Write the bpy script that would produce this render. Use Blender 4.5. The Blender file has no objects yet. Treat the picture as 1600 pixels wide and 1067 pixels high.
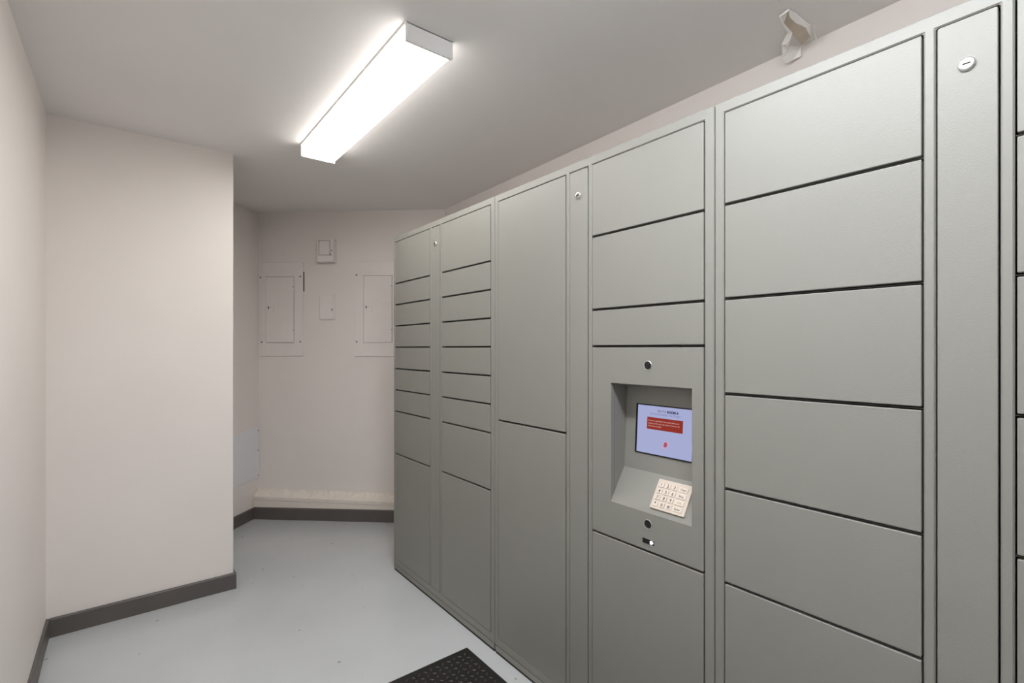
import bpy, bmesh, math, random
from mathutils import Vector, Matrix

random.seed(7)
scene = bpy.context.scene
C = scene.collection

# ------------------------------------------------------------------ camera
YAW = math.radians(38.246)
cam_d = bpy.data.cameras.new('camera')
cam_d.sensor_width = 36.0
cam_d.lens = 36.0 * 765.0 / 1600.0
cam_d.shift_y = 11.0 / 1600.0
cam_d.clip_start = 0.02
cam = bpy.data.objects.new('camera', cam_d)
cam.location = (0, 0, 1.27)
cam.rotation_euler = (math.pi / 2, 0, -YAW)
C.objects.link(cam)
scene.camera = cam

# ------------------------------------------------------------------ world, exposure
world = bpy.data.worlds.new('world')
scene.world = world
world.use_nodes = True
world.node_tree.nodes['Background'].inputs[0].default_value = (0.9, 0.95, 1.0, 1)
world.node_tree.nodes['Background'].inputs[1].default_value = 0.02
vs = scene.view_settings
vs.view_transform = 'Standard'
vs.look = 'None'
vs.exposure = 0.0
vs.gamma = 1.0
vs.use_curve_mapping = False
LAMP_STRENGTH = 20.5          # fixture in view
LAMP_STRENGTH_FILL = 47.0     # brighter unseen fixture, added to light the nearest lockers

# ------------------------------------------------------------------ materials
def srgb(r, g, b):
    f = lambda c: (c / 255 / 12.92) if c <= 10 else ((c / 255 + 0.055) / 1.055) ** 2.4
    return (f(r), f(g), f(b), 1)

def mat(name, col, rough=0.5, metal=0.0, var=0.0, vscale=3.0, bump=0.0, bscale=200.0, spec=0.5, detail=4.0,
        coat=0.0, col2=None):
    m = bpy.data.materials.new(name)
    m.use_nodes = True
    nt = m.node_tree
    b = nt.nodes['Principled BSDF']
    b.inputs['Base Color'].default_value = col
    b.inputs['Roughness'].default_value = rough
    b.inputs['Metallic'].default_value = metal
    b.inputs['Specular IOR Level'].default_value = spec
    b.inputs['Coat Weight'].default_value = coat
    tc = nt.nodes.new('ShaderNodeTexCoord')
    if var > 0 or col2:
        n = nt.nodes.new('ShaderNodeTexNoise')
        n.inputs['Scale'].default_value = vscale
        n.inputs['Detail'].default_value = detail
        nt.links.new(tc.outputs['Object'], n.inputs['Vector'])
        r = nt.nodes.new('ShaderNodeValToRGB')
        r.color_ramp.elements[0].position = 0.3
        r.color_ramp.elements[1].position = 0.7
        c2 = col2 or tuple(c * (1 - var) for c in col[:3]) + (1,)
        r.color_ramp.elements[0].color = c2
        r.color_ramp.elements[1].color = col
        nt.links.new(n.outputs['Fac'], r.inputs['Fac'])
        nt.links.new(r.outputs['Color'], b.inputs['Base Color'])
    if bump > 0:
        n = nt.nodes.new('ShaderNodeTexNoise')
        n.inputs['Scale'].default_value = bscale
        n.inputs['Detail'].default_value = 3.0
        nt.links.new(tc.outputs['Object'], n.inputs['Vector'])
        bp = nt.nodes.new('ShaderNodeBump')
        bp.inputs['Strength'].default_value = bump
        bp.inputs['Distance'].default_value = 0.002
        nt.links.new(n.outputs['Fac'], bp.inputs['Height'])
        nt.links.new(bp.outputs['Normal'], b.inputs['Normal'])
    return m

def emit(name, col, strength):
    m = bpy.data.materials.new(name)
    m.use_nodes = True
    nt = m.node_tree
    nt.nodes.clear()
    o = nt.nodes.new('ShaderNodeOutputMaterial')
    e = nt.nodes.new('ShaderNodeEmission')
    e.inputs[0].default_value = col
    e.inputs[1].default_value = strength
    nt.links.new(e.outputs[0], o.inputs[0])
    return m

def lamp_material(name, col, strength, side):
    # prismatic wrap diffuser: its flat underside gives most of the light, its low sides a fraction of it
    m = emit(name, col, strength)
    nt = m.node_tree
    e = next(n for n in nt.nodes if n.type == 'EMISSION')
    g = nt.nodes.new('ShaderNodeNewGeometry')
    sx = nt.nodes.new('ShaderNodeSeparateXYZ'); nt.links.new(g.outputs['Normal'], sx.inputs[0])
    mr = nt.nodes.new('ShaderNodeMapRange')
    mr.inputs['From Min'].default_value = 0.0; mr.inputs['From Max'].default_value = -1.0
    mr.inputs['To Min'].default_value = strength * side; mr.inputs['To Max'].default_value = strength
    nt.links.new(sx.outputs['Z'], mr.inputs['Value'])
    nt.links.new(mr.outputs[0], e.inputs[1])
    return m

M = {}
M['wall'] = mat('warm_white_wall_paint', srgb(239, 232, 227), 0.55, var=0.03, vscale=2.2, bump=0.12, bscale=90, spec=0.3)
M['ceiling'] = mat('flat_ceiling_paint', srgb(242, 239, 237), 0.8, var=0.03, vscale=1.6, bump=0.10, bscale=70, spec=0.2)
M['rough_paint'] = mat('lumpy_cream_paint', srgb(240, 231, 221), 0.5, var=0.06, vscale=25, bump=0.6, bscale=60, spec=0.3)
M['plate_paint'] = mat('painted_steel_cover', srgb(239, 232, 228), 0.45, var=0.03, vscale=12, bump=0.10, bscale=120, spec=0.4)
M['white_panel'] = mat('white_plastic_panel', srgb(236, 236, 240), 0.35, var=0.02, vscale=5)
M['baseboard'] = mat('dark_grey_vinyl_base', srgb(98, 92, 88), 0.42, var=0.12, vscale=8, bump=0.05, bscale=150)
M['locker'] = mat('grey_powder_coat', srgb(135, 134, 128), 0.46, var=0.02, vscale=6, bump=0.15, bscale=380, spec=0.5)
M['interior'] = mat('gap_shade_interior_steel', srgb(70, 69, 66), 0.5, var=0.05, vscale=20)  # darker than the locker grey, so the shade in door gaps is painted in
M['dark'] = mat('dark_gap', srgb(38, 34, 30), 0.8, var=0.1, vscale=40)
M['screw'] = mat('dark_screw_head', srgb(72, 62, 54), 0.5, metal=0.6, var=0.1, vscale=60)
M['chrome'] = mat('polished_chrome', srgb(225, 225, 225), 0.12, metal=1.0, var=0.02, vscale=30)
M['satin'] = mat('satin_nickel', srgb(205, 205, 205), 0.34, metal=0.8, var=0.02, vscale=30)
M['black'] = mat('black_plastic', srgb(14, 14, 14), 0.25, var=0.2, vscale=50)
M['lens_glass'] = mat('dark_lens_glass', srgb(16, 16, 17), 0.45, var=0.3, vscale=80)
M['keypad'] = mat('ivory_plastic', srgb(203, 190, 177), 0.45, var=0.02, vscale=30)
M['key'] = mat('ivory_key', srgb(212, 200, 188), 0.4, var=0.02, vscale=40)
M['ink'] = mat('printed_ink', srgb(40, 34, 30), 0.6, var=0.1, vscale=80)
M['ink_grey'] = mat('faded_key_ink', srgb(150, 122, 104), 0.6, var=0.1, vscale=80)
M['rubber'] = mat('black_rubber', srgb(28, 26, 25), 0.50, var=0.15, vscale=15, bump=0.1, bscale=200)
M['tread'] = mat('worn_rubber_tread', srgb(66, 63, 61), 0.30, var=0.35, vscale=60)
M['housing'] = mat('white_enamel', srgb(244, 244, 243), 0.4, var=0.02, vscale=8)
M['flake'] = mat('peeled_paint_flake', srgb(246, 243, 238), 0.7, var=0.03, vscale=40)
M['plaster'] = mat('bare_beige_plaster', srgb(226, 213, 196), 0.9, var=0.12, vscale=30, bump=0.3, bscale=120)
M['lamp'] = lamp_material('lit_acrylic_diffuser', (1.0, 0.975, 0.93, 1), LAMP_STRENGTH, 0.24)
M['lamp_fill'] = lamp_material('added_fill_diffuser', (0.935, 0.968, 1.01, 1), LAMP_STRENGTH_FILL, 0.55)
M['screen'] = emit('lit_screen_face', srgb(166, 171, 210), 1.0)
M['screen_red'] = emit('lit_screen_red', srgb(142, 52, 42), 1.0)
M['screen_mark'] = emit('lit_screen_red_mark', srgb(168, 84, 96), 1.0)
M['screen_white'] = emit('lit_screen_white_text', srgb(222, 178, 172), 1.0)
M['screen_ink'] = emit('lit_screen_dark_text', srgb(58, 58, 92), 1.0)
M['screen_grey'] = emit('lit_screen_grey_text', srgb(112, 116, 160), 1.0)
M['screen_pink'] = emit('lit_screen_pale_mark', srgb(190, 166, 200), 1.0)
M['led'] = emit('white_led', (0.92, 0.92, 1.0, 1), 25.0)

def floor_material():
    m = bpy.data.materials.new('grey_epoxy_floor')
    m.use_nodes = True
    nt = m.node_tree
    L = nt.links.new
    b = nt.nodes['Principled BSDF']
    b.inputs['Roughness'].default_value = 0.17
    b.inputs['Specular IOR Level'].default_value = 0.5
    tc = nt.nodes.new('ShaderNodeTexCoord')
    n = nt.nodes.new('ShaderNodeTexNoise'); n.inputs['Scale'].default_value = 2.5; n.inputs['Detail'].default_value = 6
    L(tc.outputs['Object'], n.inputs['Vector'])
    r = nt.nodes.new('ShaderNodeValToRGB')
    r.color_ramp.elements[0].position = 0.3; r.color_ramp.elements[0].color = srgb(188, 191, 192)
    r.color_ramp.elements[1].position = 0.7; r.color_ramp.elements[1].color = srgb(195, 198, 199)
    L(n.outputs['Fac'], r.inputs['Fac'])
    # scattered chips: few Voronoi cells, small radius, distorted outline
    nd = nt.nodes.new('ShaderNodeTexNoise'); nd.inputs['Scale'].default_value = 60
    L(tc.outputs['Object'], nd.inputs['Vector'])
    va = nt.nodes.new('ShaderNodeVectorMath'); va.operation = 'SCALE'; va.inputs['Scale'].default_value = 0.012
    L(nd.outputs['Color'], va.inputs[0])
    vb = nt.nodes.new('ShaderNodeVectorMath'); vb.operation = 'ADD'
    L(tc.outputs['Object'], vb.inputs[0]); L(va.outputs[0], vb.inputs[1])
    v = nt.nodes.new('ShaderNodeTexVoronoi'); v.inputs['Scale'].default_value = 16
    L(vb.outputs[0], v.inputs['Vector'])
    sp = nt.nodes.new('ShaderNodeSeparateColor'); L(v.outputs['Color'], sp.inputs[0])
    thr = nt.nodes.new('ShaderNodeMath'); thr.operation = 'MULTIPLY'; thr.inputs[1].default_value = 0.125
    pw = nt.nodes.new('ShaderNodeMath'); pw.operation = 'POWER'; pw.inputs[1].default_value = 2.5
    L(sp.outputs[0], pw.inputs[0]); L(pw.outputs[0], thr.inputs[0])
    lt = nt.nodes.new('ShaderNodeMath'); lt.operation = 'LESS_THAN'
    L(v.outputs['Distance'], lt.inputs[0]); L(thr.outputs[0], lt.inputs[1])
    f = nt.nodes.new('ShaderNodeMath'); f.operation = 'MULTIPLY'; f.inputs[1].default_value = 0.6
    L(lt.outputs[0], f.inputs[0])
    mx = nt.nodes.new('ShaderNodeMixRGB'); mx.inputs[2].default_value = srgb(120, 122, 122)
    L(f.outputs[0], mx.inputs[0]); L(r.outputs['Color'], mx.inputs[1])
    L(mx.outputs[0], b.inputs['Base Color'])
    nb = nt.nodes.new('ShaderNodeTexNoise'); nb.inputs['Scale'].default_value = 40; nb.inputs['Detail'].default_value = 3
    L(tc.outputs['Object'], nb.inputs['Vector'])
    bp = nt.nodes.new('ShaderNodeBump'); bp.inputs['Strength'].default_value = 0.10; bp.inputs['Distance'].default_value = 0.002
    L(nb.outputs['Fac'], bp.inputs['Height']); L(bp.outputs['Normal'], b.inputs['Normal'])
    return m
M['floor'] = floor_material()

# ------------------------------------------------------------------ mesh helpers
# Wall-mounted things use a local frame: x to the viewer's right, y INTO the wall, z up.
def link(name, bm, material, parent=None):
    me = bpy.data.meshes.new(name)
    bmesh.ops.recalc_face_normals(bm, faces=bm.faces[:])
    bm.to_mesh(me); bm.free()
    me.materials.append(M[material] if isinstance(material, str) else material)
    o = bpy.data.objects.new(name, me)
    C.objects.link(o)
    if parent: o.parent = parent
    return o

def tag(o, label, cat=None, group=None, kind=None):
    o['label'] = label
    if cat: o['category'] = cat
    if group: o['group'] = group
    if kind: o['kind'] = kind
    return o

def thing(name, label, cat, loc, rz=0.0, group=None):
    o = bpy.data.objects.new(name, None)
    o.empty_display_size = 0.05
    C.objects.link(o)
    o.location = loc; o.rotation_euler = (0, 0, rz)
    return tag(o, label, cat, group)

def bevel_sharp(bm, w, seg=1, ang=0.5):
    es = [e for e in bm.edges if len(e.link_faces) == 2 and e.calc_face_angle(0) > ang]
    if es and w > 0:
        bmesh.ops.bevel(bm, geom=es, offset=w, segments=seg, affect='EDGES', profile=0.5, clamp_overlap=True)

def box(x0, x1, y0, y1, z0, z1, bev=0.0, seg=1, bm=None):
    nb = bmesh.new()
    vs_ = [nb.verts.new((x, y, z)) for x in (x0, x1) for y in (y0, y1) for z in (z0, z1)]
    for f in ((0, 1, 3, 2), (4, 6, 7, 5), (0, 4, 5, 1), (2, 3, 7, 6), (0, 2, 6, 4), (1, 5, 7, 3)):
        nb.faces.new([vs_[i] for i in f])
    bmesh.ops.recalc_face_normals(nb, faces=nb.faces[:])
    bevel_sharp(nb, bev, seg)
    return merge(bm, nb)

def merge(bm, nb):
    if bm is None: return nb
    me = bpy.data.meshes.new('tmp'); nb.to_mesh(me); nb.free()
    bm.from_mesh(me); bpy.data.meshes.remove(me)
    return bm

def prism(pts, y0, y1, bev=0.0, seg=1, bm=None):
    """polygon in (x, z), extruded from y0 to y1"""
    nb = bmesh.new()
    a = [nb.verts.new((p[0], y0, p[1])) for p in pts]
    b = [nb.verts.new((p[0], y1, p[1])) for p in pts]
    n = len(pts)
    nb.faces.new(a); nb.faces.new(b[::-1])
    for i in range(n): nb.faces.new((a[i], b[i], b[(i + 1) % n], a[(i + 1) % n]))
    bmesh.ops.recalc_face_normals(nb, faces=nb.faces[:])
    if bev: bevel_sharp(nb, bev, seg, 0.9)
    return merge(bm, nb)

def slab(pts, z0, z1):
    """polygon in (x, y), extruded from z0 to z1"""
    nb = bmesh.new()
    a = [nb.verts.new((p[0], p[1], z0)) for p in pts]
    b = [nb.verts.new((p[0], p[1], z1)) for p in pts]
    n = len(pts)
    nb.faces.new(a[::-1]); nb.faces.new(b)
    for i in range(n): nb.faces.new((a[i], a[(i + 1) % n], b[(i + 1) % n], b[i]))
    return nb

def rrect(x0, x1, z0, z1, r, seg=5):
    pts = []
    for cx, cz, a0 in ((x1 - r, z1 - r, 0), (x0 + r, z1 - r, 90), (x0 + r, z0 + r, 180), (x1 - r, z0 + r, 270)):
        for i in range(seg + 1):
            a = math.radians(a0 + 90 * i / seg)
            pts.append((cx + r * math.cos(a), cz + r * math.sin(a)))
    return pts

def lathe_y(profile, cx, cz, n=28, bm=None, cap=True):
    """profile [(radius, y)] spun about an axis along y through (cx, cz)"""
    nb = bmesh.new()
    rings = []
    for r, y in profile:
        if r < 1e-6: rings.append([nb.verts.new((cx, y, cz))])
        else: rings.append([nb.verts.new((cx + r * math.cos(2 * math.pi * i / n), y, cz + r * math.sin(2 * math.pi * i / n))) for i in range(n)])
    for a, b in zip(rings, rings[1:]):
        for i in range(n):
            j = (i + 1) % n
            if len(a) == 1 and len(b) == 1: continue
            if len(a) == 1: nb.faces.new((a[0], b[i], b[j]))
            elif len(b) == 1: nb.faces.new((a[i], b[0], a[j]))
            else: nb.faces.new((a[i], b[i], b[j], a[j]))
    return merge(bm, nb)

def plate(xs, zs, keep, y0, y1, bev):
    """one continuous plate on a grid, cells chosen by keep(i, j); extruded, outer edges bevelled"""
    nb = bmesh.new()
    vv = {}
    def V(i, j):
        if (i, j) not in vv: vv[(i, j)] = nb.verts.new((xs[i], y0, zs[j]))
        return vv[(i, j)]
    for i in range(len(xs) - 1):
        for j in range(len(zs) - 1):
            if keep(i, j): nb.faces.new((V(i, j), V(i + 1, j), V(i + 1, j + 1), V(i, j + 1)))
    ret = bmesh.ops.extrude_face_region(nb, geom=nb.faces[:])
    for e in ret['geom']:
        if isinstance(e, bmesh.types.BMVert): e.co.y = y1
    bmesh.ops.recalc_face_normals(nb, faces=nb.faces[:])
    bevel_sharp(nb, bev, 1)
    return nb

def text_bm(s, size, x, z, y, align='CENTER', bold=0.0, shear=0.0):
    cu = bpy.data.curves.new('txt', 'FONT')
    cu.body = s; cu.size = size; cu.align_x = align; cu.align_y = 'CENTER'
    cu.extrude = 0.0; cu.offset = bold; cu.resolution_u = 3
    ob = bpy.data.objects.new('txt', cu)
    C.objects.link(ob)
    dg = bpy.context.evaluated_depsgraph_get(); dg.update()
    me = bpy.data.meshes.new_from_object(ob.evaluated_get(dg))
    bpy.data.objects.remove(ob); bpy.data.curves.remove(cu)
    nb = bmesh.new(); nb.from_mesh(me); bpy.data.meshes.remove(me)
    for v in nb.verts:
        v.co = Vector((x + v.co.x, y, z + v.co.y))
    return nb

# ------------------------------------------------------------------ room shell
H = 2.30
O = Vector((0.7906, 4.1139)); R = Vector((1.8521, 3.1530))          # ends of the angled back wall
D_BACK = Vector((0.74138, -0.67108)); E_ALC = Vector((0.72009, 0.69388))
RZ_BACK = math.atan2(D_BACK.y, D_BACK.x); RZ_ALC = math.atan2(E_ALC.y, E_ALC.x)
XL, YP, XP = -0.276, 2.952, 0.447
Q = O + E_ALC * ((XP - O.x) / E_ALC.x)                               # alcove wall meets the pier
REAR = -2.4
WR0 = Vector((1.745, REAR))

def struct(name, bm, m, label, cat):
    return tag(link(name, bm, m), label, cat, kind='structure')

struct('floor', slab([(-0.5, REAR - 0.2), (2.1, REAR - 0.2), (2.1, 4.5), (-0.5, 4.5)], -0.1, 0.0), 'floor',
       'glossy light grey painted concrete floor with small chips', 'floor')
struct('ceiling', slab([(-0.5, REAR - 0.2), (2.1, REAR - 0.2), (2.1, 4.5), (-0.5, 4.5)], H, H + 0.1), 'ceiling',
       'flat off-white painted ceiling holding the light fixture', 'ceiling')
struct('wall_left', slab([(XL - 0.12, REAR - 0.12), (XL, REAR - 0.12), (XL, YP + 0.05), (XL - 0.12, YP + 0.05)], 0, H), 'wall',
       'warm white wall running along the far left edge', 'wall')
pier = slab([(XL - 0.12, YP), (XP, YP), (Q.x, Q.y), (XL - 0.12, Q.y - 0.4)], 0, H)
bmesh.ops.bevel(pier, geom=[e for e in pier.edges if abs(e.verts[0].co.z - e.verts[1].co.z) > 1 and abs(e.verts[0].co.y - YP) < 0.01], offset=0.004, segments=2, affect='EDGES', profile=0.5)
struct('wall_pier', pier, 'wall',
       'broad warm white wall stub jutting out in front of the alcove', 'wall')
nE = Vector((-E_ALC.y, E_ALC.x)) * 0.1
struct('wall_alcove', slab([Q - E_ALC * 0.35, O, O + nE + E_ALC * 0.1, Q - E_ALC * 0.35 + nE][::-1], 0, H), 'wall',
       'shaded narrow wall beside the access panel in the alcove', 'wall')
nB = Vector((-D_BACK.y, D_BACK.x)) * 0.1
struct('wall_back', slab([O, R + D_BACK * 0.05, R + nB + D_BACK * 0.05, O + nB], 0, H), 'wall',
       'angled back wall carrying the painted electrical panels', 'wall')
struct('wall_right', slab([WR0, WR0 + Vector((0.2, 0)), R + Vector((0.15, 0.1)), R], 0, H), 'wall',
       'white wall strip showing above and behind the grey lockers', 'wall')
struct('wall_rear', slab([(-0.45, REAR - 0.12), (1.95, REAR - 0.12), (1.95, REAR), (-0.45, REAR)], 0, H), 'wall',
       'plain white wall closing the room behind the viewpoint', 'wall')

# baseboards: board with a small rounded top lip, extruded along a path
def base_run(name, p, q, label, h=0.083, t=0.012, over0=0.0, over1=0.0):
    p, q = Vector(p), Vector(q)
    d = (q - p).normalized()
    rz = math.atan2(d.y, d.x)
    Ln = (q - p).length
    nb = bmesh.new()
    prof = [(0, 0.0), (-t, 0.0), (-t, h - 0.006), (-t + 0.002, h - 0.002), (-t + 0.005, h), (0, h)]
    n = max(2, int(Ln / 0.12))
    rings = []
    for k in range(n + 1):
        x = -over0 + (Ln + over0 + over1) * k / n
        wob = 0.0014 * math.sin(k * 2.1) if 0 < k < n else 0
        rings.append([nb.verts.new((x, y + (wob if y < 0 else 0), z)) for y, z in prof])
    for a, b in zip(rings, rings[1:]):
        for i in range(len(prof)):
            j = (i + 1) % len(prof)
            nb.faces.new((a[i], b[i], b[j], a[j]))
    nb.faces.new(rings[0]); nb.faces.new(rings[-1][::-1])
    o = struct(name, nb, 'baseboard', label, 'baseboard')
    o.location = (p.x, p.y, 0); o.rotation_euler = (0, 0, rz)
    return o
base_run('baseboard_left', (XL, REAR), (XL, YP), 'dark grey baseboard at the foot of the far left wall')
base_run('baseboard_pier', (XL + 0.012, YP), (XP, YP), 'dark grey baseboard along the foot of the broad wall stub', over1=0.012)
base_run('baseboard_pier_end', (XP, YP), (Q.x, Q.y), 'dark grey baseboard wrapping around the wall stub corner')
LEDGE = 0.065
base_run('baseboard_alcove', (Q.x, Q.y), tuple(O - E_ALC * LEDGE), 'short dark baseboard below the white access panel')
fO = O + Vector((D_BACK.y, -D_BACK.x)) * LEDGE
base_run('baseboard_back', tuple(fO + D_BACK * 0.006), tuple(fO + D_BACK * 1.40), 'dark baseboard on the front of the low back ledge', h=0.088, over0=0.0)

# low boxed ledge along the back wall, lumpy painted top
def ledge():
    nb = bmesh.new()
    nx, prof_n = 90, 7
    Lx = 1.40
    rings = []
    for i in range(nx + 1):
        x = Lx * i / nx
        zt = 0.172 - 0.022 * min(1, x / 1.06)
        j = lambda a: random.uniform(-a, a)
        prof = [(0.0, 0.088), (-LEDGE, 0.0), (-LEDGE, 0.088), (-LEDGE + 0.001, zt - 0.030), (-LEDGE - 0.004, zt - 0.027),
                (-LEDGE - 0.004 + j(0.0015), zt - 0.004), (-LEDGE + 0.004, zt + j(0.002)),
                (-0.040, zt + 0.006 + j(0.004)), (-0.018, zt + 0.014 + j(0.006)), (-0.004, zt + 0.030 + j(0.008)), (0.0, zt + 0.040)]
        prof[0] = (0.0, 0.0)
        rings.append([nb.verts.new((x, y, z)) for y, z in prof])
    m = len(rings[0])
    for a, b in zip(rings, rings[1:]):
        for k in range(m):
            l = (k + 1) % m
            nb.faces.new((a[k], b[k], b[l], a[l]))
    nb.faces.new(rings[0]); nb.faces.new(rings[-1][::-1])
    return nb
led_o = struct('trim_1', ledge(), 'rough_paint', 'low cream painted ledge with lumpy plaster at foot of back wall', 'ledge')
led_o.location = (O.x, O.y, 0); led_o.rotation_euler = (0, 0, RZ_BACK)

# ------------------------------------------------------------------ ceiling light fixtures
def ceiling_light(y0, label, group, strength_mat='lamp', x0=0.692):
    x1, L = x0 + 0.168, 1.190
    t = thing('ceiling_light', label, 'light', ((x0 + x1) / 2, y0, H), 0, group)
    w = (x1 - x0) / 2
    link('housing', box(-w - 0.003, w + 0.003, 0.0, L, -0.008, -0.0005, 0.0015), 'housing', t)
    # diffuser: box section with rounded lower edges
    def section(hw, z):
        pts = [(-hw, -0.008)]
        r = 0.010
        for k in range(5):
            a = math.radians(180 + 90 * k / 4); pts.append((-hw + r + r * math.cos(a), z + r + r * math.sin(a)))
        for k in range(5):
            a = math.radians(270 + 90 * k / 4); pts.append((hw - r + r * math.cos(a), z + r + r * math.sin(a)))
        pts.append((hw, -0.008))
        return pts
    link('diffuser', prism(section(w - 0.003, -0.058), 0.011, L - 0.011), strength_mat, t)
    for ya, yb in ((0.0, 0.012), (L - 0.012, L)):
        link('end_cap', box(-w - 0.001, w + 0.001, ya, yb, -0.062, -0.001, 0.0025, 2), 'housing', t)
    return t
ceiling_light(1.411, 'long white rectangular ceiling light glowing above the lockers', 'ceiling lights in a row')
ceiling_light(-0.25, 'added long fill light overhead, out of frame beside the nearest locker', 'ceiling lights in a row', 'lamp_fill', 0.44)  # unseen fill fixture, added for its light on near lockers and ceiling

# ------------------------------------------------------------------ locker cabinets
XF = 1.21
Z_BOT, Z_TOP, OP0, OP1 = 0.036, 1.9075, 0.069, 1.8785
DEPTH = 0.54
def lock(parent, x, z, metal):
    o = link('lock', lathe_y([(0.0125, 0.004), (0.0125, -0.003), (0.0112, -0.0052), (0.0085, -0.0058), (0.0, -0.0058)], x, z, 28), metal, parent)
    o['label'] = 'round metal key lock'
    link('keyhole', box(x - 0.0055, x + 0.0055, -0.0066, -0.0050, z - 0.0013, z + 0.0013), 'dark', o)
    for p in o.data.polygons: p.use_smooth = True
    return o

def cabinet(y_left, width, cols, label, lock_metal):
    """cols: list of (x0, x1, seams or None for the lock strip). Local x runs to the viewer's right."""
    t = thing('locker_cabinet', label, 'locker', (XF, y_left, 0), -math.pi / 2, 'grey parcel locker cabinets in a row')
    xs = [0.0]
    for c in cols: xs += [c[0] - 0.0012, c[1] + 0.0012]
    xs += [width]
    zs = [Z_BOT, OP0, OP1, Z_TOP]
    link('frame', plate(xs, zs, lambda i, j: not (i % 2 == 1 and j == 1), 0.0, 0.022, 0.0026), 'locker', t)
    ca = box(0.0005, 0.0025, 0.022, DEPTH, Z_BOT, Z_TOP)
    box(width - 0.0025, width - 0.0005, 0.022, DEPTH, Z_BOT, Z_TOP, bm=ca)
    box(0.0025, width - 0.0025, 0.022, DEPTH, Z_TOP - 0.002, Z_TOP, bm=ca)
    box(0.0025, width - 0.0025, 0.022, DEPTH, Z_BOT, Z_BOT + 0.002, bm=ca)
    box(0.0025, width - 0.0025, DEPTH - 0.002, DEPTH, Z_BOT, Z_TOP, bm=ca)
    link('carcass', ca, 'locker', t)
    for a, b in zip(cols, cols[1:]):
        xm = (a[1] + b[0]) / 2
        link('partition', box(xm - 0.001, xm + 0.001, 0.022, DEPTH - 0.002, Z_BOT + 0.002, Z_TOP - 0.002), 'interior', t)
    link('plinth', box(0.003, width - 0.003, 0.0006, 0.03, 0.0105, Z_BOT - 0.0014, 0.0010), 'locker', t)
    link('shadow_strip', box(0.004, width - 0.004, 0.003, 0.028, 0.0, 0.0105), 'dark', t)  # dark strip added as the shadow line between plinth and floor
    for fx in (0.06, width - 0.06):
        for fy in (0.05, DEPTH - 0.06):
            ft = lathe_y([(0.0, 0.0), (0.02, 0.0), (0.02, 0.010), (0.008, 0.012), (0.008, 0.040), (0.0, 0.040)], 0, 0, 16)
            for v in ft.verts: v.co = Vector((fx + v.co.x, fy + v.co.z, v.co.y))
            link('foot', ft, 'dark', t)
    for (x0, x1, seams) in cols:
        a, b = x0 + 0.0018, x1 - 0.0018
        if seams is None:
            o = link('service_panel', prism(rrect(a, b, OP0 + 0.0025, OP1 - 0.0025, 0.004, 3), -0.0002, 0.018, 0.0010), 'locker', t)
            lock(t, (x0 + x1) / 2 + (0.0005), 1.7905, lock_metal)
            continue
        edges = [OP0 + 0.0025] + [s for s, _ in sorted(seams)] + [OP1 - 0.0025]
        kinds = dict(seams)
        for k in range(len(edges) - 1):
            z0 = edges[k] + (0.0036 if k > 0 else 0)
            z1 = edges[k + 1] - (0.0036 if k < len(edges) - 2 else 0)
            if kinds.get(edges[k + 1] if k < len(edges) - 2 else None) == 'kiosk':
                kiosk(t, a, b, z0, z1)
            else:
                link('door', box(a, b, -0.0004, 0.018, z0, z1, 0.0020, 3), 'locker', t)
            if k > 0:
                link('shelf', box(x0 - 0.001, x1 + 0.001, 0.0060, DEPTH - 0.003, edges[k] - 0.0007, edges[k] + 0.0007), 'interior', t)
    return t

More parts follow.
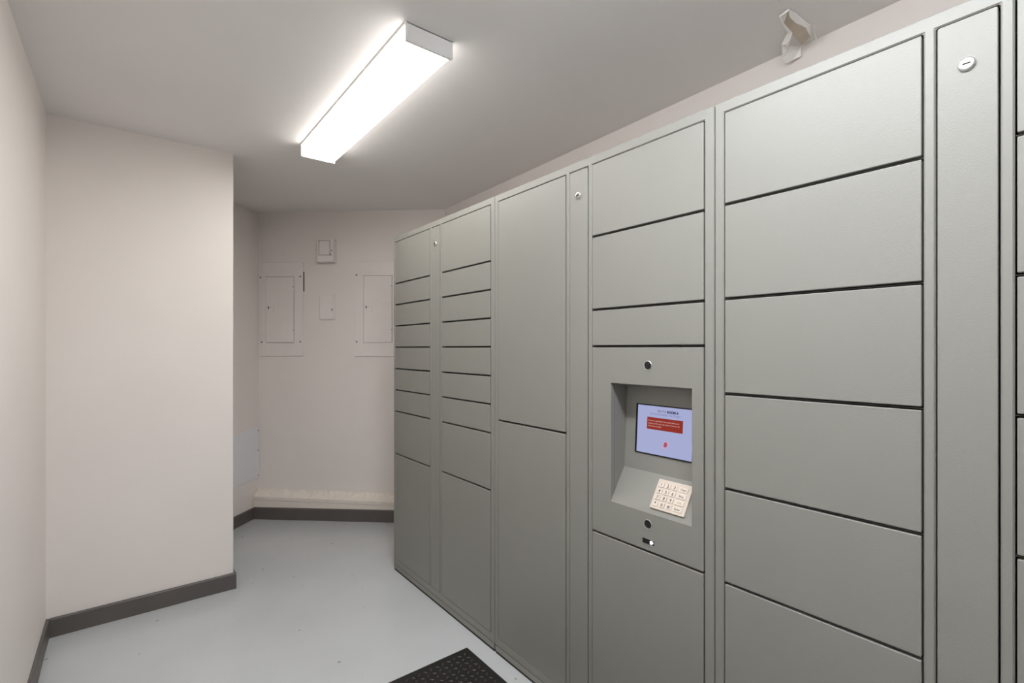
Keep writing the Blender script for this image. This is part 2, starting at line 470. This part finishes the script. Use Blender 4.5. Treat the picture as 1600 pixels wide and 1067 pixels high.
def kiosk(t, a, b, z0, z1):
    """screen and keypad bay: x values are local to the middle cabinet (its left edge at y = 1.652)"""
    YL = 1.652
    X = lambda y: YL - y
    ox0, ox1, oz0, oz1 = X(1.0275), X(0.744), 0.786, 1.1605
    p = link('kiosk_panel', plate([a, ox0, ox1, b], [z0, oz0, oz1, z1], lambda i, j: not (i == 1 and j == 1), -0.0004, 0.018, 0.0011), 'locker', t)
    p['label'] = 'control panel plate with a recessed bay'
    # recess: folded sheet sides, top, tilted back, sloping shelf
    nb = bmesh.new()
    def ring(x, g):
        return [nb.verts.new((x, y, z)) for y, z in g]
    zf = 0.786 + 0.018 * 0.101 / 0.066
    prof = [(0.018, oz1), (0.082, 1.148), (0.066, 0.887), (0.018, zf), (0.0, 0.786)]
    A, B = ring(ox0, prof), ring(ox1, prof)
    for i in range(4): nb.faces.new((A[i], A[i + 1], B[i + 1], B[i]))
    for rr in (A, B): nb.faces.new(rr[:4])
    link('recess', nb, 'locker', t)
    # screen on the tilted back
    P0 = Vector((0, 0.066, 0.887)); U = Vector((0, 0.016, 0.254)).normalized(); N = Vector((0, -U.z, U.y))
    def on_back(bm, off):
        for v in bm.verts:
            x, y, z = v.co
            v.co = Vector((x, 0, 0)) + P0 + U * z + N * (off - y)
        return bm
    bez = link('screen_bezel', on_back(plate([X(0.9865), X(0.9805), X(0.786), X(0.780)], [0.0535, 0.0572, 0.205, 0.2085],
               lambda i, j: not (i == 1 and j == 1), -0.003, 0.0, 0.0006), 0.0), 'black', t)
    scr = link('screen', on_back(box(X(0.9805), X(0.786), -0.0012, 0.0, 0.0572, 0.205), 0.0), 'screen', t)
    scr['label'] = 'lit pale blue display with a red message box'
    pr = link('message_box', on_back(box(X(0.944), X(0.8185), -0.0006, 0.0, 0.1325, 0.1697), 0.0012), 'screen_red', scr)
    xl = X(0.939)
    tb = text_bm("If you've received a barcode with your", 0.0070, xl, 0.1595, 0, 'LEFT', 0.0)
    merge(tb, text_bm('access code, you can scan it here or at', 0.0070, xl, 0.1512, 0, 'LEFT', 0.0))
    merge(tb, text_bm('the home screen.', 0.0070, xl, 0.1429, 0, 'LEFT', 0.0))
    link('message_text', on_back(tb, 0.0021), 'screen_white', scr)
    link('heading_text', on_back(merge(text_bm('GO TO', 0.0095, X(0.908), 0.1902, 0, 'LEFT'),
         text_bm('ROOM A', 0.0098, X(0.8735), 0.1900, 0, 'LEFT', 0.0006)), 0.0016), 'screen_ink', scr)
    link('prompt_text', on_back(text_bm('TAP ANYWHERE TO START', 0.0088, X(0.882), 0.1798, 0), 0.0016), 'screen_grey', scr)
    # small red and pink mark low on the screen
    cx, cz = X(0.8748), 0.090
    link('pale_mark', on_back(prism([(cx - 0.013, cz - 0.011), (cx + 0.004, cz - 0.012), (cx + 0.014, cz + 0.010), (cx + 0.012, cz + 0.013), (cx - 0.002, cz + 0.014), (cx - 0.011, cz + 0.002)], -0.0004, 0), 0.0012), 'screen_pink', scr)
    link('red_mark', on_back(prism([(cx - 0.007, cz - 0.005), (cx + 0.001, cz - 0.006), (cx + 0.005, cz - 0.002), (cx + 0.006, cz + 0.006), (cx + 0.001, cz + 0.010), (cx - 0.004, cz + 0.008)], -0.0004, 0), 0.0018), 'screen_mark', scr)
    # keypad on the sloping shelf
    P1 = Vector((0, 0.0, 0.786)); U1 = Vector((0, 0.066, 0.101)).normalized(); N1 = Vector((0, -U1.z, U1.y))
    def on_shelf(bm, off=0.0):
        for v in bm.verts:
            x, y, z = v.co
            v.co = Vector((x, 0, 0)) + P1 + U1 * z + N1 * (off - y)
        return bm
    kp = link('keypad', on_shelf(prism(rrect(X(0.885), X(0.7715), 0.0155, 0.1065, 0.002, 2), -0.0055, 0.0, 0.0008)), 'keypad', t)
    kp['label'] = 'ivory numeric keypad'
    rows = [0.0885, 0.0690, 0.0497, 0.0303]
    colY = [0.8692, 0.8470, 0.8248]
    legend = ['123', '456', '789', '*0#']
    big = ['Clear', 'Bksp', 'Help', 'Enter']
    ink = None; faint = None
    subs = [['', 'ABC', 'DEF'], ['GHI', 'JKL', 'MNO'], ['PQRS', 'TUV', 'WXYZ'], ['', 'OPER', '']]
    for r, zc in enumerate(rows):
        for c, yc in enumerate(colY):
            link('key', on_shelf(box(X(yc) - 0.0082, X(yc) + 0.0082, -0.0075, -0.005, zc - 0.0072, zc + 0.0072, 0.0006)), 'key', kp)
            nbm = text_bm(legend[r][c], 0.0125, X(yc), zc + 0.0005, 0, 'CENTER', 0.0003)
            ink = merge(ink, nbm)
            if subs[r][c]:
                faint = merge(faint, text_bm(subs[r][c], 0.0034, X(yc), zc - 0.0058, 0))
        link('key', on_shelf(box(X(0.7965) - 0.0145, X(0.7965) + 0.0145, -0.0075, -0.005, zc - 0.0072, zc + 0.0072, 0.0006)), 'key', kp)
        if r == 2: faint = merge(faint, text_bm(big[r], 0.0085, X(0.7965), zc, 0))
        else: ink = merge(ink, text_bm(big[r], 0.0085, X(0.7965), zc, 0, 'CENTER', 0.0001))
    link('key_print', on_shelf(ink, 0.0078), 'ink', kp)
    link('faint_key_print', on_shelf(faint, 0.0078), 'ink_grey', kp)
    # camera eye above, speaker eye below
    for zc, nm, lb in ((1.2200, 'camera_lens', 'round black camera eye with a pale ring'), (0.7515, 'speaker_grille', 'round black eye below the keypad with a pale ring')):
        xx = X(0.8865)
        e = link(nm, lathe_y([(0.0124, 0.002), (0.0124, -0.0012), (0.0090, -0.0014), (0.0084, -0.0006), (0.0072, -0.0006), (0.0064, -0.0012), (0.0, -0.0014)], xx, zc, 32), 'lens_glass', t)
        e['label'] = lb
        link('ring', lathe_y([(0.0124, 0.001), (0.0124, -0.0018), (0.0131, -0.0022), (0.0138, -0.0016), (0.0140, 0.001)], xx, zc, 36), 'satin', e)
    # scanner window with a lit lamp
    x0, x1 = X(0.9055), X(0.8650)
    zc0, zc1 = 0.6985, 0.7120
    w = link('scanner_window', box(x0, x1, -0.0008, 0.004, zc0 - 0.006, zc1 - 0.004), 'black', t)
    w['label'] = 'small black scanner window'
    link('window_rim', plate([x0 - 0.0015, x0, x1, x1 + 0.0015], [zc0 - 0.0075, zc0 - 0.006, zc1 - 0.004, zc1 - 0.0025],
         lambda i, j: not (i == 1 and j == 1), -0.0016, 0.002, 0.0003), 'locker', w)
    l = link('indicator_lamp', lathe_y([(0.0045, 0.0), (0.0045, -0.0015), (0.0035, -0.0032), (0.0018, -0.0041), (0.0, -0.0043)], X(0.8742), 0.7005, 16), 'led', w)

s_small = [0.6705, 0.9125, 1.034, 1.1545, 1.277, 1.398, 1.519, 1.640]
sm = [(z, None) for z in s_small]
s_big = [(z, None) for z in (0.668, 0.9095, 1.1535, 1.3975, 1.640)]
cabinet(2.634, 0.980, [(0.017, 0.425, sm), (0.441, 0.528, None), (0.547, 0.9525, sm)],
        'grey metal locker cabinet of many small doors beside the back wall', 'chrome')
cabinet(1.652, 0.972, [(0.025, 0.421, [(0.973, None)]), (0.440, 0.526, None),
        (0.544, 0.944, [(0.6705, None), (1.277, 'kiosk'), (1.3970, None), (1.6385, None)])],
        'grey metal locker cabinet with the lit screen and keypad', 'chrome')
cabinet(0.678, 0.978, [(0.026, 0.426, s_big), (0.446, 0.532, None), (0.552, 0.952, s_big)],
        'nearest grey metal locker cabinet with wide equal doors at right edge', 'satin')

# ------------------------------------------------------------------ electrical covers on the back wall
def on_wall(name, label, cat, s, z, group=None):
    p = O + D_BACK * s
    return thing(name, label, cat, (p.x, p.y, z), RZ_BACK, group)

def screw(parent, x, z, y, r=0.0055):
    link('screw', lathe_y([(r, y + 0.002), (r, y - 0.001), (r * 0.6, y - 0.0022), (0.0, y - 0.0024)], x, z, 12), 'screw', parent)

def breaker(s0, dx, label, screws, seam):
    W, Z0, Hh = 0.338, 1.2125, 0.709
    t = on_wall('breaker_panel', label, 'breaker panel', s0, Z0, 'flush painted breaker panels')
    d0, d1, e0, e1 = dx, dx + 0.2135, 0.1035, 0.599
    link('cover_plate', plate([0, d0 - 0.003, d1 + 0.003, W], [0, e0 - 0.003, e1 + 0.003, Hh], lambda i, j: not (i == 1 and j == 1), -0.009, 0.0, 0.0015), 'plate_paint', t)
    dr = link('panel_door', box(d0, d1, -0.0125, 0.0, e0, e1, 0.0015), 'plate_paint', t)
    lt = link('latch', plate([d0 + 0.016, d0 + 0.020, d0 + 0.060, d0 + 0.064], [0.331, 0.335, 0.372, 0.376], lambda i, j: not (i == 1 and j == 1), -0.0155, -0.0115, 0.0006), 'plate_paint', dr)
    link('latch_tab', box(d0 + 0.016, d0 + 0.0225, -0.0162, -0.0115, 0.358, 0.376, 0.0008), 'screw', dr)
    for hz in (0.5205, 0.196):
        link('hinge', lathe_hinge(d1, hz), 'plate_paint', t)
        screw(t, d1 + 0.0005, hz + 0.002, -0.0155, 0.0035)
    for sx, sz in screws: screw(t, sx, sz, -0.009)
    if seam:
        link('open_seam', box(W + 0.0005, W + 0.0050, -0.0075, 0.0, 0.4875, 0.635, 0.0008), 'dark', t)['label'] = 'dark crack where the paint has split'
    return t

def lathe_hinge(x, z):
    nb = lathe_y([(0.0, -0.014), (0.0045, -0.014), (0.0045, 0.014), (0.0, 0.014)], 0, 0, 10)
    for v in nb.verts: v.co = Vector((x + v.co.x, -0.0115 + v.co.z, z + v.co.y))
    return nb

breaker(0.016, 0.0506, 'painted flush breaker panel with split paint seam, left of the small boxes', [(0.004, 0.5965), (0.3155, 0.601), (0.3155, 0.108), (0.014, 0.106)], True)
breaker(0.7535, 0.0690, 'painted flush breaker panel half hidden behind the lockers', [(0.012, 0.6065), (0.0135, 0.108)], False)

# surface box with a raised lid and hasp
t = on_wall('switch_box', 'small protruding painted box with a hasp above the rounded plate', 'electrical box', 0.487, 1.9135)
link('box_body', box(0, 0.122, -0.050, 0.0, 0, 0.172, 0.003, 2), 'plate_paint', t)
link('front_rim', plate([0.0, 0.0125, 0.101, 0.122], [0.0, 0.044, 0.157, 0.172], lambda i, j: not (i == 1 and j == 1), -0.064, -0.050, 0.002), 'plate_paint', t)
link('lid', box(0.0165, 0.097, -0.0645, -0.050, 0.048, 0.153, 0.002, 2), 'plate_paint', t)
hs = link('hasp', box(0.092, 0.126, -0.066, -0.060, 0.074, 0.088, 0.001), 'plate_paint', t)
nb = box(0.1215, 0.1265, -0.066, -0.022, 0.066, 0.098, 0.001)
box(0.1265, 0.1330, -0.052, -0.044, 0.072, 0.094, 0.001, bm=nb)
link('hasp_plate', nb, 'plate_paint', t)
link('staple', lathe_y([(0.0035, -0.058), (0.0035, -0.074), (0.0, -0.074)], 0.104, 0.050, 10), 'screw', t)
link('hasp_slot', box(0.108, 0.118, -0.0668, -0.0655, 0.078, 0.084), 'dark', hs)

# flush rounded plate
t = on_wall('access_hatch', 'small round-cornered cover plate between the two breaker panels', 'cover plate', 0.478, 1.485)
link('cover', prism(rrect(0, 0.125, 0, 0.192, 0.013), -0.010, 0.0, 0.003), 'plate_paint', t)
link('inner_door', prism(rrect(0.007, 0.112, 0.008, 0.184, 0.009), -0.016, -0.009, 0.002), 'plate_paint', t)
link('latch', box(0.099, 0.104, -0.018, -0.015, 0.068, 0.085, 0.0008), 'screw', t)

# white panel on the alcove side wall
pA = O + E_ALC * -0.003
t = thing('inspection_hatch', 'pale blue-white screwed access panel low on the alcove side wall', 'access panel', (pA.x, pA.y, 0.290), RZ_ALC)
link('sheet', prism([(-0.42, 0.0), (0.0, 0.0), (0.0, 0.388), (-0.42, 0.352)], -0.005, 0.0, 0.0008), 'white_panel', t)
for sx, sz in ((-0.008, 0.360), (-0.011, 0.210), (-0.006, 0.020)): screw(t, sx, sz, -0.005, 0.0042)

# ------------------------------------------------------------------ peeling paint on the ceiling
FL = {
    'bare': [(1.5884, 0.6765, 2.297), (1.5787, 0.6466, 2.297), (1.6317, 0.6424, 2.297), (1.6996, 0.64, 2.297), (1.7712, 0.657, 2.296), (1.7886, 0.6928, 2.294), (1.7179, 0.6904, 2.296), (1.6742, 0.6887, 2.297)],
    'upper': [(1.5771, 0.646, 2.297), (1.614, 0.6392, 2.297), (1.661, 0.6367, 2.296), (1.6693, 0.6361, 2.296), (1.7046, 0.6323, 2.294), (1.7296, 0.6435, 2.276), (1.6812, 0.6378, 2.28), (1.6551, 0.642, 2.284), (1.6421, 0.6503, 2.284), (1.6023, 0.6525, 2.286), (1.5885, 0.65, 2.29)],
    'rim': [(1.5845, 0.6777, 2.296), (1.5771, 0.646, 2.298), (1.5761, 0.645, 2.294), (1.5761, 0.6693, 2.288), (1.613, 0.6752, 2.286), (1.6561, 0.6773, 2.286), (1.6784, 0.6765, 2.284), (1.6795, 0.6899, 2.288), (1.6168, 0.6836, 2.292)],
    'strip': [(1.6819, 0.6919, 2.29), (1.6769, 0.6759, 2.282), (1.7018, 0.693, 2.278), (1.7343, 0.7134, 2.27), (1.713, 0.7113, 2.274), (1.7124, 0.7241, 2.28), (1.6972, 0.7084, 2.286)],
    'lower': [(1.7219, 0.7275, 2.282), (1.726, 0.7179, 2.28), (1.744, 0.7191, 2.272), (1.7481, 0.7087, 2.284), (1.7891, 0.6961, 2.288), (1.7958, 0.695, 2.28), (1.7946, 0.6962, 2.26), (1.7888, 0.7189, 2.255), (1.7836, 0.7427, 2.25), (1.7618, 0.7407, 2.262)],
    'sliver': [(1.7162, 0.6289, 2.297), (1.7153, 0.6239, 2.294), (1.7233, 0.6287, 2.284), (1.7636, 0.6356, 2.278), (1.7841, 0.643, 2.28), (1.7844, 0.648, 2.288), (1.7459, 0.6388, 2.294)],
    'crackA': [(1.4861, 0.6625, 2.299), (1.4906, 0.657, 2.296), (1.5043, 0.6602, 2.297), (1.5004, 0.6651, 2.299)],
    'crackB': [(1.5141, 0.6579, 2.299), (1.5209, 0.6524, 2.296), (1.5395, 0.6538, 2.296), (1.5583, 0.6589, 2.297), (1.5559, 0.6627, 2.299), (1.5401, 0.6588, 2.299)],
}
pp = thing('peeling_paint', 'torn curling flap of peeling ceiling paint above the lockers', 'peeling paint', (1.68, 0.68, H))
for k, pts in FL.items():
    nb = bmesh.new()
    f = nb.faces.new([nb.verts.new(Vector(p) - Vector((1.68, 0.68, H))) for p in pts])
    bmesh.ops.triangulate(nb, faces=[f])
    th = 0.0016
    ret = bmesh.ops.extrude_face_region(nb, geom=nb.faces[:])
    for e in ret['geom']:
        if isinstance(e, bmesh.types.BMVert): e.co.z += th
    if k == 'bare': link('bare_plaster', nb, 'plaster', pp)['label'] = 'beige bare patch'
    else: link('paint_flake', nb, 'flake', pp)

# ------------------------------------------------------------------ rubber mat
mt = thing('floor_mat', 'black rubber tread-plate mat on the floor before the lockers', 'mat', (0.69, 0.98, 0), 0)
mx0, mx1, my0, my1 = -0.445, 0.4450, -0.78, 0.767
link('mat_sheet', box(mx0, mx1, my0, my1, 0.0005, 0.005, 0.0015), 'rubber', mt)
nb = bmesh.new()
pitch = 0.0262
i = 0
y = my0 + 0.018
while y < my1 - 0.016:
    x = mx0 + 0.018
    j = 0
    while x < mx1 - 0.016:
        a = math.radians(45 if (i + j) % 2 else -45) 
        ca_, sa_ = math.cos(a), math.sin(a)
        l, w, hgt = 0.0095, 0.0034, 0.0022
        base = [(-l, 0), (-l * 0.5, -w), (l * 0.5, -w), (l, 0), (l * 0.5, w), (-l * 0.5, w)]
        top = [(-l * 0.6, 0), (0, -w * 0.4), (l * 0.6, 0), (0, w * 0.4)]
        vb = [nb.verts.new((x + px * ca_ - py * sa_, y + px * sa_ + py * ca_, 0.005)) for px, py in base]
        vt = [nb.verts.new((x + px * ca_ - py * sa_, y + px * sa_ + py * ca_, 0.005 + hgt)) for px, py in top]
        nb.faces.new(vt)
        nb.faces.new((vb[0], vb[1], vt[1], vt[0])); nb.faces.new((vb[1], vb[2], vt[1])); nb.faces.new((vb[2], vb[3], vt[2], vt[1]))
        nb.faces.new((vb[3], vb[4], vt[3], vt[2])); nb.faces.new((vb[4], vb[5], vt[3])); nb.faces.new((vb[5], vb[0], vt[0], vt[3]))
        x += pitch; j += 1
    y += pitch; i += 1
tr = link('tread', nb, 'tread', mt)
tr['kind'] = 'stuff'; tr['label'] = 'raised tread bars of the mat'
